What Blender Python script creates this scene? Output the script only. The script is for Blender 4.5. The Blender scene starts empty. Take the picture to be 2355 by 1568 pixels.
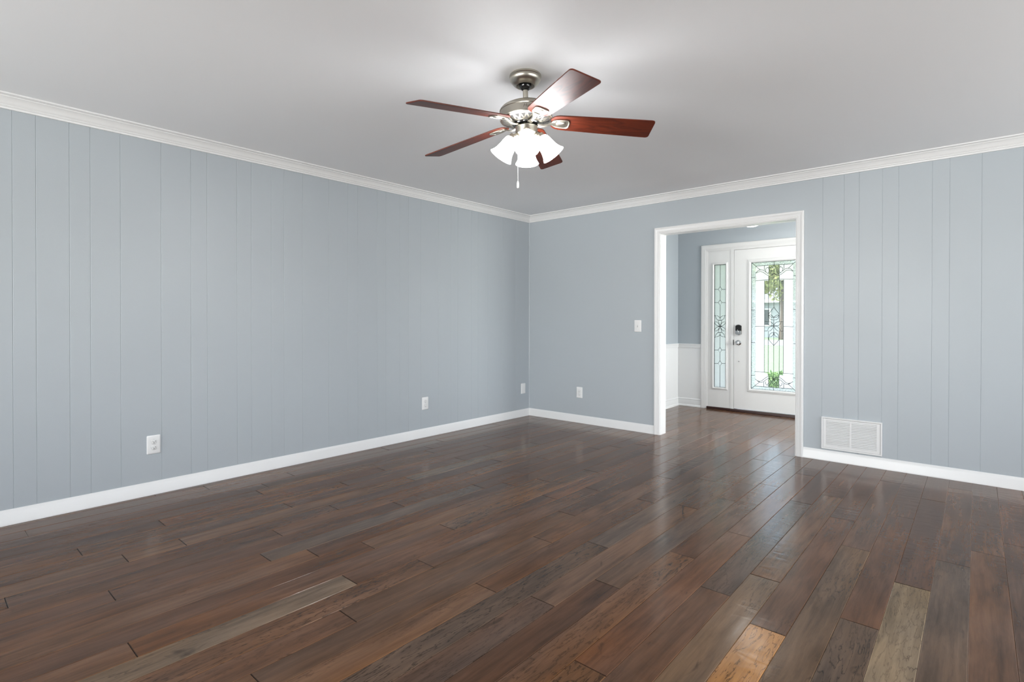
import bpy, bmesh, math, random
from mathutils import Vector, Matrix
from math import sin, cos, pi, radians
random.seed(7)
S = bpy.context.scene
COL = S.collection

# ------------------------------------------------------------------ camera
H = 2.44
cam_d = bpy.data.cameras.new('camera'); cam = bpy.data.objects.new('camera', cam_d); COL.objects.link(cam)
cam_d.sensor_width = 36.0
cam_d.lens = 1222.07/2355*36
cam_d.shift_y = -0.01754
cam_d.clip_start = 0.02
_p, _r, _y = 0.00574, 0.00099, 0.719
_F = Vector((-sin(_y)*cos(_p), cos(_y)*cos(_p), -sin(_p))); _R0 = Vector((cos(_y), sin(_y), 0)); _U0 = _R0.cross(_F)
_R = cos(_r)*_R0+sin(_r)*_U0; _U = -sin(_r)*_R0+cos(_r)*_U0
_m = Matrix((_R, _U, -_F)).transposed().to_4x4(); _m.translation = Vector((4.1487, -5.06359, 1.17031))
cam.matrix_world = _m
S.camera = cam

# ------------------------------------------------------------------ world, sun, exposure
S.view_settings.view_transform = 'Standard'; S.view_settings.look = 'None'
S.view_settings.gamma = 1.0; S.view_settings.exposure = 0.0; S.view_settings.use_curve_mapping = False
w = bpy.data.worlds.new('sky'); S.world = w; w.use_nodes = True
nt = w.node_tree; nt.nodes.clear()
o_ = nt.nodes.new('ShaderNodeOutputWorld'); b_ = nt.nodes.new('ShaderNodeBackground'); s_ = nt.nodes.new('ShaderNodeTexSky')
s_.sky_type = 'NISHITA'; s_.sun_disc = False; s_.sun_elevation = radians(48); s_.sun_rotation = radians(250); s_.air_density = 0.6; s_.dust_density = 3.0
hs = nt.nodes.new('ShaderNodeHueSaturation'); hs.inputs['Saturation'].default_value = 0.45
nt.links.new(s_.outputs[0], hs.inputs['Color']); nt.links.new(hs.outputs[0], b_.inputs[0]); nt.links.new(b_.outputs[0], o_.inputs[0])
b_.inputs[1].default_value = 1.55
sun_d = bpy.data.lights.new('sun', 'SUN'); sun = bpy.data.objects.new('sun', sun_d); COL.objects.link(sun)
sun_d.energy = 5.5; sun_d.angle = radians(1.0); sun_d.color = (1, .96, .9)
sun.rotation_euler = Vector((-0.75, 0.16, 0.85)).to_track_quat('Z', 'Y').to_euler(); sun.location = (-6, 4, 9)

# room extents
XR, YR = 7.2, -8.8          # wall_right and wall_rear (behind the camera)
XF0, XF1, YF0, YF1 = 1.04, 4.6, 0.12, 1.968   # entrance hall
# unseen windows with tilted area lights, added to brighten walls and ceiling
WIN_REAR = [(0.4, 1.9), (2.2, 3.7)]
WIN_RIGHT = [(-4.6, -2.8), (-2.2, -0.4)]
WZ0, WZ1 = 0.75, 2.15
def area(name, loc, rot, sx, sy, power, color, spread=180):
    d = bpy.data.lights.new(name, 'AREA'); d.shape = 'RECTANGLE'; d.size = sx; d.size_y = sy; d.energy = power; d.color = color; d.spread = radians(spread)
    o = bpy.data.objects.new(name, d); COL.objects.link(o); o.location = loc; o.rotation_euler = rot; return o
FILL_COL = (1.0, 0.982, 0.972)
for x0, x1 in WIN_REAR:
    area('window_daylight', ((x0+x1)/2, YR-0.13, (WZ0+WZ1)/2), (radians(-90-14), 0, pi), x1-x0-.1, WZ1-WZ0-.1, 62, FILL_COL, 95)
for y0, y1 in WIN_RIGHT:
    area('window_daylight', (XR+0.13, (y0+y1)/2, (WZ0+WZ1)/2), (0, radians(90+25), 0), WZ1-WZ0-.1, y1-y0-.1, 53, FILL_COL, 140)

area('hall_window_daylight', (XF1+0.13, 1.04, (WZ0+WZ1)/2), (0, radians(90), 0), WZ1-WZ0-.1, 1.1, 92, FILL_COL)  # light added beyond an unseen hall window to brighten the wainscot

# ------------------------------------------------------------------ materials
def mat(name, col, rough=0.5, metal=0.0, spec=0.5, coat=0.0, emis=None, es=0.0):
    m = bpy.data.materials.new(name); m.use_nodes = True
    b = m.node_tree.nodes['Principled BSDF']
    b.inputs['Base Color'].default_value = (*col, 1); b.inputs['Roughness'].default_value = rough
    b.inputs['Metallic'].default_value = metal; b.inputs['Specular IOR Level'].default_value = spec
    b.inputs['Coat Weight'].default_value = coat; b.inputs['Coat Roughness'].default_value = 0.12
    if emis: b.inputs['Emission Color'].default_value = (*emis, 1); b.inputs['Emission Strength'].default_value = es
    return m
def N(m, t, **kw):
    n = m.node_tree.nodes.new(t)
    for k, v in kw.items():
        if k.startswith('i_'): n.inputs[k[2:].replace('_', ' ')].default_value = v
        else: setattr(n, k, v)
    return n
def LK(m, a, b): m.node_tree.links.new(a, b)
def paint(name, col, rough, bump=0.15, scale=160, dist=0.0006):
    m = mat(name, col, rough)
    b = m.node_tree.nodes['Principled BSDF']
    tc = N(m, 'ShaderNodeTexCoord'); n = N(m, 'ShaderNodeTexNoise', i_Scale=scale, i_Detail=3.0)
    bu = N(m, 'ShaderNodeBump', i_Strength=bump, i_Distance=dist)
    n2 = N(m, 'ShaderNodeTexNoise', i_Scale=1.7, i_Detail=2.0)
    mr = N(m, 'ShaderNodeMapRange'); mr.inputs['To Min'].default_value = rough-0.05; mr.inputs['To Max'].default_value = rough+0.06
    LK(m, tc.outputs['Object'], n.inputs['Vector']); LK(m, n.outputs['Fac'], bu.inputs['Height']); LK(m, bu.outputs[0], b.inputs['Normal'])
    LK(m, tc.outputs['Object'], n2.inputs['Vector']); LK(m, n2.outputs['Fac'], mr.inputs['Value']); LK(m, mr.outputs[0], b.inputs['Roughness'])
    return m
M_WALL = paint('blue grey wall paint', (0.437, 0.476, 0.508), 0.42, 0.25)
M_CEIL = paint('flat ceiling paint', (0.905, 0.915, 0.93), 0.75, 0.3, 90)
M_TRIM = paint('white trim paint', (0.81, 0.81, 0.81), 0.32, 0.06)
M_DOOR = paint('white door paint', (0.72, 0.71, 0.70), 0.35, 0.05)
M_PLATE = mat('white plastic plate', (0.82, 0.82, 0.82), 0.28)
M_SLOT = mat('dark socket slots', (0.10, 0.10, 0.10), 0.5)
M_VENT = mat('white enamelled grille', (0.80, 0.80, 0.80), 0.35)
M_VDARK = mat('shaded duct behind slats', (0.28, 0.28, 0.28), 0.7)
M_LEAD = mat('dark lead came', (0.02, 0.022, 0.024), 0.35, 0.6)
M_NICKEL = mat('brushed nickel', (0.44, 0.41, 0.355), 0.32, 1.0)
M_NICKEL_L = mat('bright nickel', (0.40, 0.375, 0.32), 0.34, 1.0)
M_CHAIN = mat('white beaded chain', (0.85, 0.85, 0.84), 0.25, 0.2)
M_ENG = mat('engraved lettering', (0.10, 0.09, 0.08), 0.5, 0.5)
M_BLACK = mat('black enamel', (0.008, 0.008, 0.008), 0.15)
M_CHROME = mat('satin chrome', (0.55, 0.55, 0.55), 0.2, 1.0)
M_KEYPAD = mat('black lock escutcheon', (0.03, 0.03, 0.03), 0.2, 0.6)
M_DARKIN = mat('dark cavity', (0.03, 0.028, 0.025), 0.6)
M_SILL = mat('dark stained threshold', (0.030, 0.008, 0.006), 0.35)
M_SHADE = mat('lit frosted white glass', (0.9, 0.9, 0.9), 0.4, emis=(0.985, 0.99, 1.0), es=24.0)
M_BULB = mat('glowing bulb', (1, 1, 1), 0.4, emis=(1, 0.97, 0.92), es=60.0)
M_DOME = mat('lit frosted dome', (0.9, 0.9, 0.9), 0.4, emis=(1, 0.95, 0.88), es=6.0)
# brushed look on the nickel
for mm in (M_NICKEL,):
    b = mm.node_tree.nodes['Principled BSDF']; b.inputs['Anisotropic'].default_value = 0.5

def glassmat(name, col, trans, transl, gloss, bump=None, bs=40, bs_=.1):
    m = bpy.data.materials.new(name); m.use_nodes = True; nt = m.node_tree; nt.nodes.clear()
    out = N(m, 'ShaderNodeOutputMaterial'); tr = N(m, 'ShaderNodeBsdfTransparent'); tl = N(m, 'ShaderNodeBsdfTranslucent'); gl = N(m, 'ShaderNodeBsdfGlossy')
    tr.inputs[0].default_value = (*col, 1); tl.inputs[0].default_value = (*col, 1); gl.inputs[0].default_value = (1, 1, 1, 1); gl.inputs['Roughness'].default_value = 0.08
    m1 = N(m, 'ShaderNodeMixShader'); m2 = N(m, 'ShaderNodeMixShader'); m1.inputs[0].default_value = transl; m2.inputs[0].default_value = gloss
    LK(m, tr.outputs[0], m1.inputs[1]); LK(m, tl.outputs[0], m1.inputs[2]); LK(m, m1.outputs[0], m2.inputs[1]); LK(m, gl.outputs[0], m2.inputs[2]); LK(m, m2.outputs[0], out.inputs[0])
    if bump:
        tc = N(m, 'ShaderNodeTexCoord'); vo = N(m, 'ShaderNodeTexNoise', i_Scale=bs, i_Detail=4.0, i_Roughness=0.7); bu = N(m, 'ShaderNodeBump', i_Strength=bump, i_Distance=0.01)
        LK(m, tc.outputs['Object'], vo.inputs['Vector']); LK(m, vo.outputs['Fac'], bu.inputs['Height']); LK(m, bu.outputs[0], gl.inputs['Normal']); LK(m, bu.outputs[0], tl.inputs['Normal'])
        mr = N(m, 'ShaderNodeMapRange'); mr.inputs['From Min'].default_value = .35; mr.inputs['From Max'].default_value = .65; mr.inputs['To Min'].default_value = transl-bs_; mr.inputs['To Max'].default_value = min(1, transl+bs_)
        LK(m, vo.outputs['Fac'], mr.inputs['Value']); LK(m, mr.outputs[0], m1.inputs[0])
    return m
G_CLEAR = glassmat('clear bevelled glass', (0.78, 0.82, 0.81), 1, 0.04, 0.05)
G_FROST = glassmat('seeded frosted glass', (0.80, 0.80, 0.80), 1, 0.62, 0.05, 0.2, 60)
G_CHIP = glassmat('glue chip border glass', (0.72, 0.75, 0.75), 1, 0.55, 0.06, 1.0, 70, .25)
G_SIDE = glassmat('pale blue privacy glass', (0.60, 0.62, 0.61), 1, 0.9, 0.05, 0.1, 30, .02)
G_PANE = glassmat('window pane glass', (0.96, 0.98, 0.97), 1, 0.0, 0.04)

# wood of the fan blades
def blade_mat():
    m = mat('cherry stained blade', (0.2, 0.04, 0.015), 0.42, coat=0.0)
    b = m.node_tree.nodes['Principled BSDF']; b.inputs['Specular IOR Level'].default_value = 0.32
    tc = N(m, 'ShaderNodeTexCoord'); mp = N(m, 'ShaderNodeMapping'); mp.inputs['Scale'].default_value = (2.2, 16, 16)
    n = N(m, 'ShaderNodeTexNoise', i_Scale=1.3, i_Detail=5.0, i_Distortion=0.8)
    mu = N(m, 'ShaderNodeMath', operation='MULTIPLY'); mu.inputs[1].default_value = 9.0; pp = N(m, 'ShaderNodeMath', operation='PINGPONG'); pp.inputs[1].default_value = 1.0
    cr = N(m, 'ShaderNodeValToRGB'); e = cr.color_ramp.elements
    e[0].position = 0.0; e[0].color = (0.060, 0.011, 0.005, 1); e[1].position = 1.0; e[1].color = (0.12, 0.021, 0.008, 1)
    x = e.new(0.3); x.color = (0.088, 0.015, 0.006, 1)
    LK(m, tc.outputs['Object'], mp.inputs['Vector']); LK(m, mp.outputs[0], n.inputs['Vector']); LK(m, n.outputs['Fac'], mu.inputs[0]); LK(m, mu.outputs[0], pp.inputs[0])
    LK(m, pp.outputs[0], cr.inputs[0]); LK(m, cr.outputs[0], b.inputs['Base Color'])
    return m
M_BLADE = blade_mat()

# hand-scraped hickory floor
def floor_mat():
    m = mat('hand scraped hickory floor', (0.07, 0.045, 0.03), 0.3)
    b = m.node_tree.nodes['Principled BSDF']
    tc = N(m, 'ShaderNodeTexCoord')
    col = N(m, 'ShaderNodeVertexColor', layer_name='tone'); rnd = N(m, 'ShaderNodeVertexColor', layer_name='rnd')
    off = N(m, 'ShaderNodeVectorMath', operation='MULTIPLY'); off.inputs[1].default_value = (31.7, 57.3, 19.1)
    LK(m, rnd.outputs[0], off.inputs[0])
    ad = N(m, 'ShaderNodeVectorMath', operation='ADD'); LK(m, tc.outputs['Object'], ad.inputs[0]); LK(m, off.outputs[0], ad.inputs[1])
    sep = N(m, 'ShaderNodeSeparateColor'); LK(m, rnd.outputs[0], sep.inputs[0])
    def noise(sx, sy, scale, det, rough=0.5, dist=0.0):
        mp = N(m, 'ShaderNodeMapping'); mp.inputs['Scale'].default_value = (sx, sy, 1)
        n = N(m, 'ShaderNodeTexNoise', i_Scale=scale, i_Detail=det, i_Roughness=rough, i_Distortion=dist)
        LK(m, ad.outputs[0], mp.inputs['Vector']); LK(m, mp.outputs[0], n.inputs['Vector']); return n.outputs['Fac']
    def math_(op, a, c=None, clamp=False):
        n = N(m, 'ShaderNodeMath', operation=op, use_clamp=clamp)
        for i, v in enumerate((a, c)):
            if v is None: continue
            if isinstance(v, (int, float)): n.inputs[i].default_value = v
            else: LK(m, v, n.inputs[i])
        return n.outputs[0]
    def rng(v, a, b_, c, d):
        n = N(m, 'ShaderNodeMapRange'); LK(m, v, n.inputs['Value'])
        for k, x in zip(('From Min', 'From Max', 'To Min', 'To Max'), (a, b_, c, d)): n.inputs[k].default_value = x
        return n.outputs[0]
    streak = noise(60, 2.2, 1.0, 5, 0.65)
    fine = noise(240, 9, 1.0, 3, 0.7)
    cloud = noise(7, 1.6, 1.0, 3, 0.5, 0.3)
    ring = math_('PINGPONG', math_('MULTIPLY', noise(11, 1.5, 1.0, 6, 0.58, 0.25), 13.0), 0.5)
    lines = rng(ring, 0.0, 0.13, 1.0, 0.0)
    fmask = math_('MULTIPLY', rng(noise(5, 1.5, 1.0, 2), 0.47, 0.62, 0.0, 1.0), rng(sep.outputs[2], 0.15, 0.9, 0.15, 1.0), True)
    fmask = math_('ADD', fmask, rng(sep.outputs[2], 0.78, 0.98, 0.0, 0.9), True)
    lines = math_('MULTIPLY', lines, fmask)
    knot = rng(noise(11, 3.2, 1.0, 4, 0.6, 0.8), 0.66, 0.76, 0.0, 1.0)
    v = math_('ADD', rng(streak, 0.25, 0.75, 0.84, 1.16), rng(cloud, 0.3, 0.7, -0.28, 0.28))
    v = math_('ADD', v, rng(fine, 0.3, 0.7, -0.05, 0.05))
    v = math_('ADD', v, rng(noise(34, 3.5, 1.0, 4, 0.6, 0.5), 0.3, 0.7, -0.24, 0.22))
    v = math_('MULTIPLY', v, math_('SUBTRACT', 1.0, math_('MULTIPLY', lines, 0.72)))
    v = math_('MULTIPLY', v, math_('SUBTRACT', 1.0, math_('MULTIPLY', knot, 0.6)))
    sc = N(m, 'ShaderNodeVectorMath', operation='SCALE'); LK(m, col.outputs[0], sc.inputs[0]); LK(m, v, sc.inputs['Scale'])
    hsv = N(m, 'ShaderNodeHueSaturation'); LK(m, sc.outputs[0], hsv.inputs['Color'])
    LK(m, rng(noise(4, 1.1, 1.0, 2), 0.3, 0.7, 0.85, 1.12), hsv.inputs['Saturation'])
    LK(m, hsv.outputs[0], b.inputs['Base Color'])
    # hand scraping: long ripples across the boards
    rip = noise(9, 22, 1.0, 2, 0.5, 0.6)
    wide = noise(14, 1.0, 1.0, 1, 0.5)
    hgt = math_('ADD', math_('MULTIPLY', math_('MULTIPLY', rip, rng(noise(3, 1.2, 1.0, 1), 0.45, 0.62, 0.12, 1.0)), 0.9), math_('MULTIPLY', wide, 0.8))
    hgt = math_('ADD', hgt, math_('MULTIPLY', fine, 0.03))
    bu = N(m, 'ShaderNodeBump', i_Strength=0.5, i_Distance=0.0025); LK(m, hgt, bu.inputs['Height']); LK(m, bu.outputs[0], b.inputs['Normal'])
    LK(m, rng(streak, 0.3, 0.7, 0.12, 0.19), b.inputs['Roughness'])
    b.inputs['Specular IOR Level'].default_value = 0.22
    return m
M_FLOOR = floor_mat()

# ------------------------------------------------------------------ mesh helpers
class MB:
    def __init__(s, xf=None): s.v = []; s.f = []; s.mi = []; s.xf = xf; s.cm = 0
    def add(s, vs, fs):
        n = len(s.v); s.v += [tuple(v) for v in vs]
        for f in fs: s.f.append([i+n for i in f]); s.mi.append(s.cm)
    def box(s, x0, x1, y0, y1, z0, z1):
        s.add([(x0, y0, z0), (x1, y0, z0), (x1, y1, z0), (x0, y1, z0), (x0, y0, z1), (x1, y0, z1), (x1, y1, z1), (x0, y1, z1)],
              [(0, 3, 2, 1), (4, 5, 6, 7), (0, 1, 5, 4), (1, 2, 6, 5), (2, 3, 7, 6), (3, 0, 4, 7)])
    def sweep(s, sections, cap=True, closed=True):
        n = len(sections[0]); vs = [p for sec in sections for p in sec]; fs = []
        for k in range(len(sections)-1):
            for i in range(n if closed else n-1):
                j = (i+1) % n; fs.append((k*n+i, k*n+j, (k+1)*n+j, (k+1)*n+i))
        if cap: fs.append(tuple(range(n))[::-1]); fs.append(tuple((len(sections)-1)*n+i for i in range(n)))
        s.add(vs, fs)
    def lathe(s, prof, seg=48, mtx=None, cap=False):
        secs = []
        for r, z in prof: secs.append([Vector((r*cos(2*pi*k/seg), r*sin(2*pi*k/seg), z)) for k in range(seg)])
        if mtx: secs = [[mtx@p for p in q] for q in secs]
        s.sweep(secs, cap=cap)
    def tube(s, pts, r, seg=10, cap=True):
        pts = [Vector(p) for p in pts]; secs = []
        rr = r if isinstance(r, (list, tuple)) else [r]*len(pts)
        up = None
        for i, p in enumerate(pts):
            t = (pts[min(i+1, len(pts)-1)]-pts[max(i-1, 0)]).normalized()
            if up is None: up = Vector((0, 0, 1)) if abs(t.z) < .9 else Vector((1, 0, 0))
            a = (up-t*up.dot(t)).normalized(); b = t.cross(a); up = a
            secs.append([p+a*rr[i]*cos(2*pi*k/seg)+b*rr[i]*sin(2*pi*k/seg) for k in range(seg)])
        s.sweep(secs, cap=cap)
    def ball(s, c, r, seg=20, rings=12, sq=(1, 1, 1)):
        c = Vector(c); secs = []
        for i in range(rings+1):
            a = -pi/2+pi*i/rings; rad = max(cos(a), 1e-4)
            secs.append([c+Vector((r*sq[0]*rad*cos(2*pi*k/seg), r*sq[1]*rad*sin(2*pi*k/seg), r*sq[2]*sin(a))) for k in range(seg)])
        s.sweep(secs)
    def build(s, name, mats, parent=None, smooth=None, bevel=None, kind=None, loc=None):
        me = bpy.data.meshes.new(name)
        vs = [Vector(v) for v in s.v]
        if s.xf: vs = [s.xf(v) for v in vs]
        me.from_pydata([tuple(v) for v in vs], [], s.f)
        if not isinstance(mats, (list, tuple)): mats = [mats]
        for mm in mats: me.materials.append(mm)
        for p, mi in zip(me.polygons, s.mi): p.material_index = mi
        bm = bmesh.new(); bm.from_mesh(me); bmesh.ops.remove_doubles(bm, verts=bm.verts, dist=1e-6); bmesh.ops.recalc_face_normals(bm, faces=bm.faces); bm.to_mesh(me); bm.free()
        if smooth is not None:
            me.polygons.foreach_set('use_smooth', [True]*len(me.polygons)); me.set_sharp_from_angle(angle=radians(smooth))
        me.update()
        o = bpy.data.objects.new(name, me); COL.objects.link(o)
        if loc: o.location = loc
        if parent: o.parent = parent
        if kind: o['kind'] = kind
        if bevel:
            md = o.modifiers.new('bevel', 'BEVEL'); md.width = bevel; md.segments = 2; md.limit_method = 'ANGLE'; md.angle_limit = radians(40)
        return o
def tag(o, label, cat, group=None):
    o['label'] = label; o['category'] = cat
    if group: o['group'] = group
    return o
def empty(name, loc, label, cat, group=None, rot=(0, 0, 0)):
    o = bpy.data.objects.new(name, None); COL.objects.link(o); o.location = loc; o.rotation_euler = rot; o.empty_display_size = 0.1
    return tag(o, label, cat, group)
def copy_tree(o, parent=None):
    c = o.copy(); COL.objects.link(c); c.parent = parent
    for ch in list(o.children): copy_tree(ch, c)
    return c
def prism(mb, poly, z0, z1):
    n = len(poly)
    mb.add([(x, y, z0) for x, y in poly]+[(x, y, z1) for x, y in poly],
           [tuple(range(n))[::-1], tuple(range(n, 2*n))]+[(i, (i+1) % n, (i+1) % n+n, i+n) for i in range(n)])

# ------------------------------------------------------------------ structure: walls
GW, GD = 0.0045, 0.0016   # panel groove width and depth
GL = [-8.6,-8.4,-8.2,-8.0,-7.85,-7.6,-7.5,-7.3,-7.1,-6.95,-6.75,-6.55,-6.3,-6.15,-5.95,-5.75,-5.5,-5.3,-5.1,-4.95,-4.77,-4.657,-4.556,-4.403,-4.302,-4.148,-3.921,-3.741,-3.637,-3.433,-3.329,-3.177,-3.077,-2.922,-2.69,-2.509,-2.409,-2.207,-2.11,-1.953,-1.847,-1.697,-1.47,-1.297,-1.197,-0.994,-0.892,-0.737,-0.489,-0.257]
GR = [3.172, 3.326, 3.429, 3.584, 3.688, 3.892, 3.993, 4.17, 4.385, 4.487, 4.64, 4.86, 4.97, 5.13, 5.35, 5.46, 5.7, 5.9, 6.05, 6.3, 6.4, 6.6, 6.85, 7.0]
def groove_line(ts, a, b):
    out = [(a, 0)]
    for t in ts:
        if a < t-GW and t+GW < b: out += [(t-GW/2, 0), (t-GW*.15, GD), (t+GW*.15, GD), (t+GW/2, 0)]
    return out+[(b, 0)]
mb = MB(); pl = groove_line(GL, YR, 0)
prism(mb, [(-d, t) for t, d in pl]+[(-0.12, 0), (-0.12, YR)], 0, H)
mb.build('wall_left', M_WALL, kind='structure')
OX0, OX1, OZ = 1.727, 2.969, 2.043    # cased opening (jamb faces)
mb = MB()
mb.box(-0.12, OX0-0.019, 0, 0.12, 0, H)
mb.box(OX0-0.019, OX1+0.019, 0, 0.12, OZ+0.019, H)
pl = groove_line(GR, OX1+0.019, XR)
prism(mb, [(t, d) for t, d in pl]+[(XR+.12, 0), (XR+.12, .12), (OX1+0.019, .12)], 0, H)
mb.build('wall_back', M_WALL, kind='structure')
# far half of the room, behind the camera
def wall_with_windows(name, axis, pos, a, b, wins, out):
    mb = MB(); cur = a
    def bx(u0, u1, z0, z1):
        lo, hi = sorted((pos, pos+out))
        if axis == 'x': mb.box(u0, u1, lo, hi, z0, z1)
        else: mb.box(lo, hi, u0, u1, z0, z1)
    for u0, u1 in wins:
        bx(cur, u0, 0, H); bx(u0, u1, 0, WZ0); bx(u0, u1, WZ1, H); cur = u1
    bx(cur, b, 0, H)
    return mb.build(name, M_WALL, kind='structure')
wall_with_windows('wall_rear', 'x', YR, -0.12, XR+.12, WIN_REAR, -0.12)
wall_with_windows('wall_right', 'y', XR, YR, 0, WIN_RIGHT, 0.12)
k = 1
def added_window(axis, pos, u0, u1, out):  # unseen windows, added as openings for the fill lights
    global k
    mb = MB(); g = MB()
    def bx(m_, a0, a1, d0, d1, z0, z1):
        lo, hi = sorted((pos+d0*out, pos+d1*out))
        if axis == 'x': m_.box(a0, a1, lo, hi, z0, z1)
        else: m_.box(lo, hi, a0, a1, z0, z1)
    for a0, a1, z0, z1 in ((u0-.06, u0, WZ0-.06, WZ1+.06), (u1, u1+.06, WZ0-.06, WZ1+.06), (u0, u1, WZ1, WZ1+.06), (u0, u1, WZ0-.06, WZ0)): bx(mb, a0, a1, -.018, 0, z0, z1)
    for a0, a1, z0, z1 in ((u0, u0+.035, WZ0, WZ1), (u1-.035, u1, WZ0, WZ1), (u0+.035, u1-.035, WZ1-.035, WZ1), (u0+.035, u1-.035, WZ0, WZ0+.035), (u0+.035, u1-.035, (WZ0+WZ1)/2-.015, (WZ0+WZ1)/2+.015)): bx(mb, a0, a1, .04, .07, z0, z1)
    o = mb.build('window_%d' % k, M_TRIM, kind='structure'); k += 1
    bx(g, u0+.035, u1-.035, .053, .057, WZ0+.035, WZ1-.035)
    g.build('glass_pane', G_PANE, parent=o)
for u0, u1 in WIN_REAR: added_window('x', YR, u0, u1, -1)
for u0, u1 in WIN_RIGHT: added_window('y', XR, u0, u1, 1)
# entrance hall
DX0, DX1, DZ = 1.443, 2.76, 2.09      # rough opening of the entrance unit
mb = MB(); mb.box(XF0-.12, XF0, YF0, YF1+.14, 0, H); mb.build('wall_hall_left', M_WALL, kind='structure')
mb = MB(); mb.box(XF1, XF1+.12, YF0, .45, 0, H); mb.box(XF1, XF1+.12, 1.65, YF1+.14, 0, H); mb.box(XF1, XF1+.12, .45, 1.65, 0, WZ0); mb.box(XF1, XF1+.12, .45, 1.65, WZ1, H); mb.build('wall_hall_right', M_WALL, kind='structure')
k = 7; added_window('y', XF1, .45, 1.65, 1)  # unseen side window, added to let light onto the wainscot
mb = MB(); mb.box(XF0, DX0, YF1, YF1+.14, 0, H); mb.box(DX1, XF1, YF1, YF1+.14, 0, H); mb.box(DX0, DX1, YF1, YF1+.14, DZ, H)
mb.build('wall_hall_entrance', M_WALL, kind='structure')
mb = MB(); mb.box(-.12, XR+.12, YR-.12, YF0, H, H+.1); mb.build('ceiling', M_CEIL, kind='structure')
mb = MB(); mb.box(XF0-.12, XF1+.12, YF0, YF1+.14, H, H+.1); mb.build('ceiling', M_CEIL, kind='structure')

# ------------------------------------------------------------------ structure: hickory floor, one bevelled board at a time
PW, PO, PL = 0.1275, 0.050, 1.485
PH = {-1:-1.0,0:-2.2,1:-3.144,2:-3.392,3:-2.0,4:-2.609,5:-1.518,6:-3.477,7:-2.62,8:-3.307,9:-2.236,10:-3.004,11:-2.414,12:-2.235,13:-2.0,14:-3.051,15:-2.264,16:-1.935,17:-2.43,
      18:-2.83,19:-1.91,20:-2.689,21:-1.835,22:-3.017,23:-2.515,24:-2.065,25:-2.762,26:-2.496,27:-2.918,28:-1.852,29:-2.643,30:-2.149,31:-1.743,32:-2.979,33:-2.748}
EXTRA = {7: [-4.356], 13: [], 22: [-1.1]}
BASE = [(.078,.048,.034),(.070,.043,.031),(.084,.053,.037),(.072,.046,.034),(.064,.040,.030),(.090,.059,.042),(.080,.046,.031),(.076,.051,.038)]
SPECIAL = [((3.94,-2.9),(.215,.147,.082),.9),((1.0,-1.9),(.135,.090,.058),.2),((3.56,-3.4),(.31,.155,.062),.99),((2.03,-4.2),(.150,.098,.060),.8),
           ((2.67,-3.2),(.090,.056,.037),1.0),((2.80,-3.9),(.085,.050,.034),.9),((3.81,-3.4),(.100,.064,.042),.9),((3.69,-3.2),(.115,.068,.038),.8),((3.43,-2.6),(.125,.075,.042),.6),
           ((3.30,-2.3),(.082,.050,.034),.6),((4.07,-2.6),(.110,.070,.046),.8),((2.93,-2.0),(.105,.062,.040),.2),((2.8,-1.2),(.105,.058,.036),.2),((2.68,-2.0),(.10,.064,.044),.2),((1.52,-3.6),(.100,.066,.047),.3)]
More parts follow.
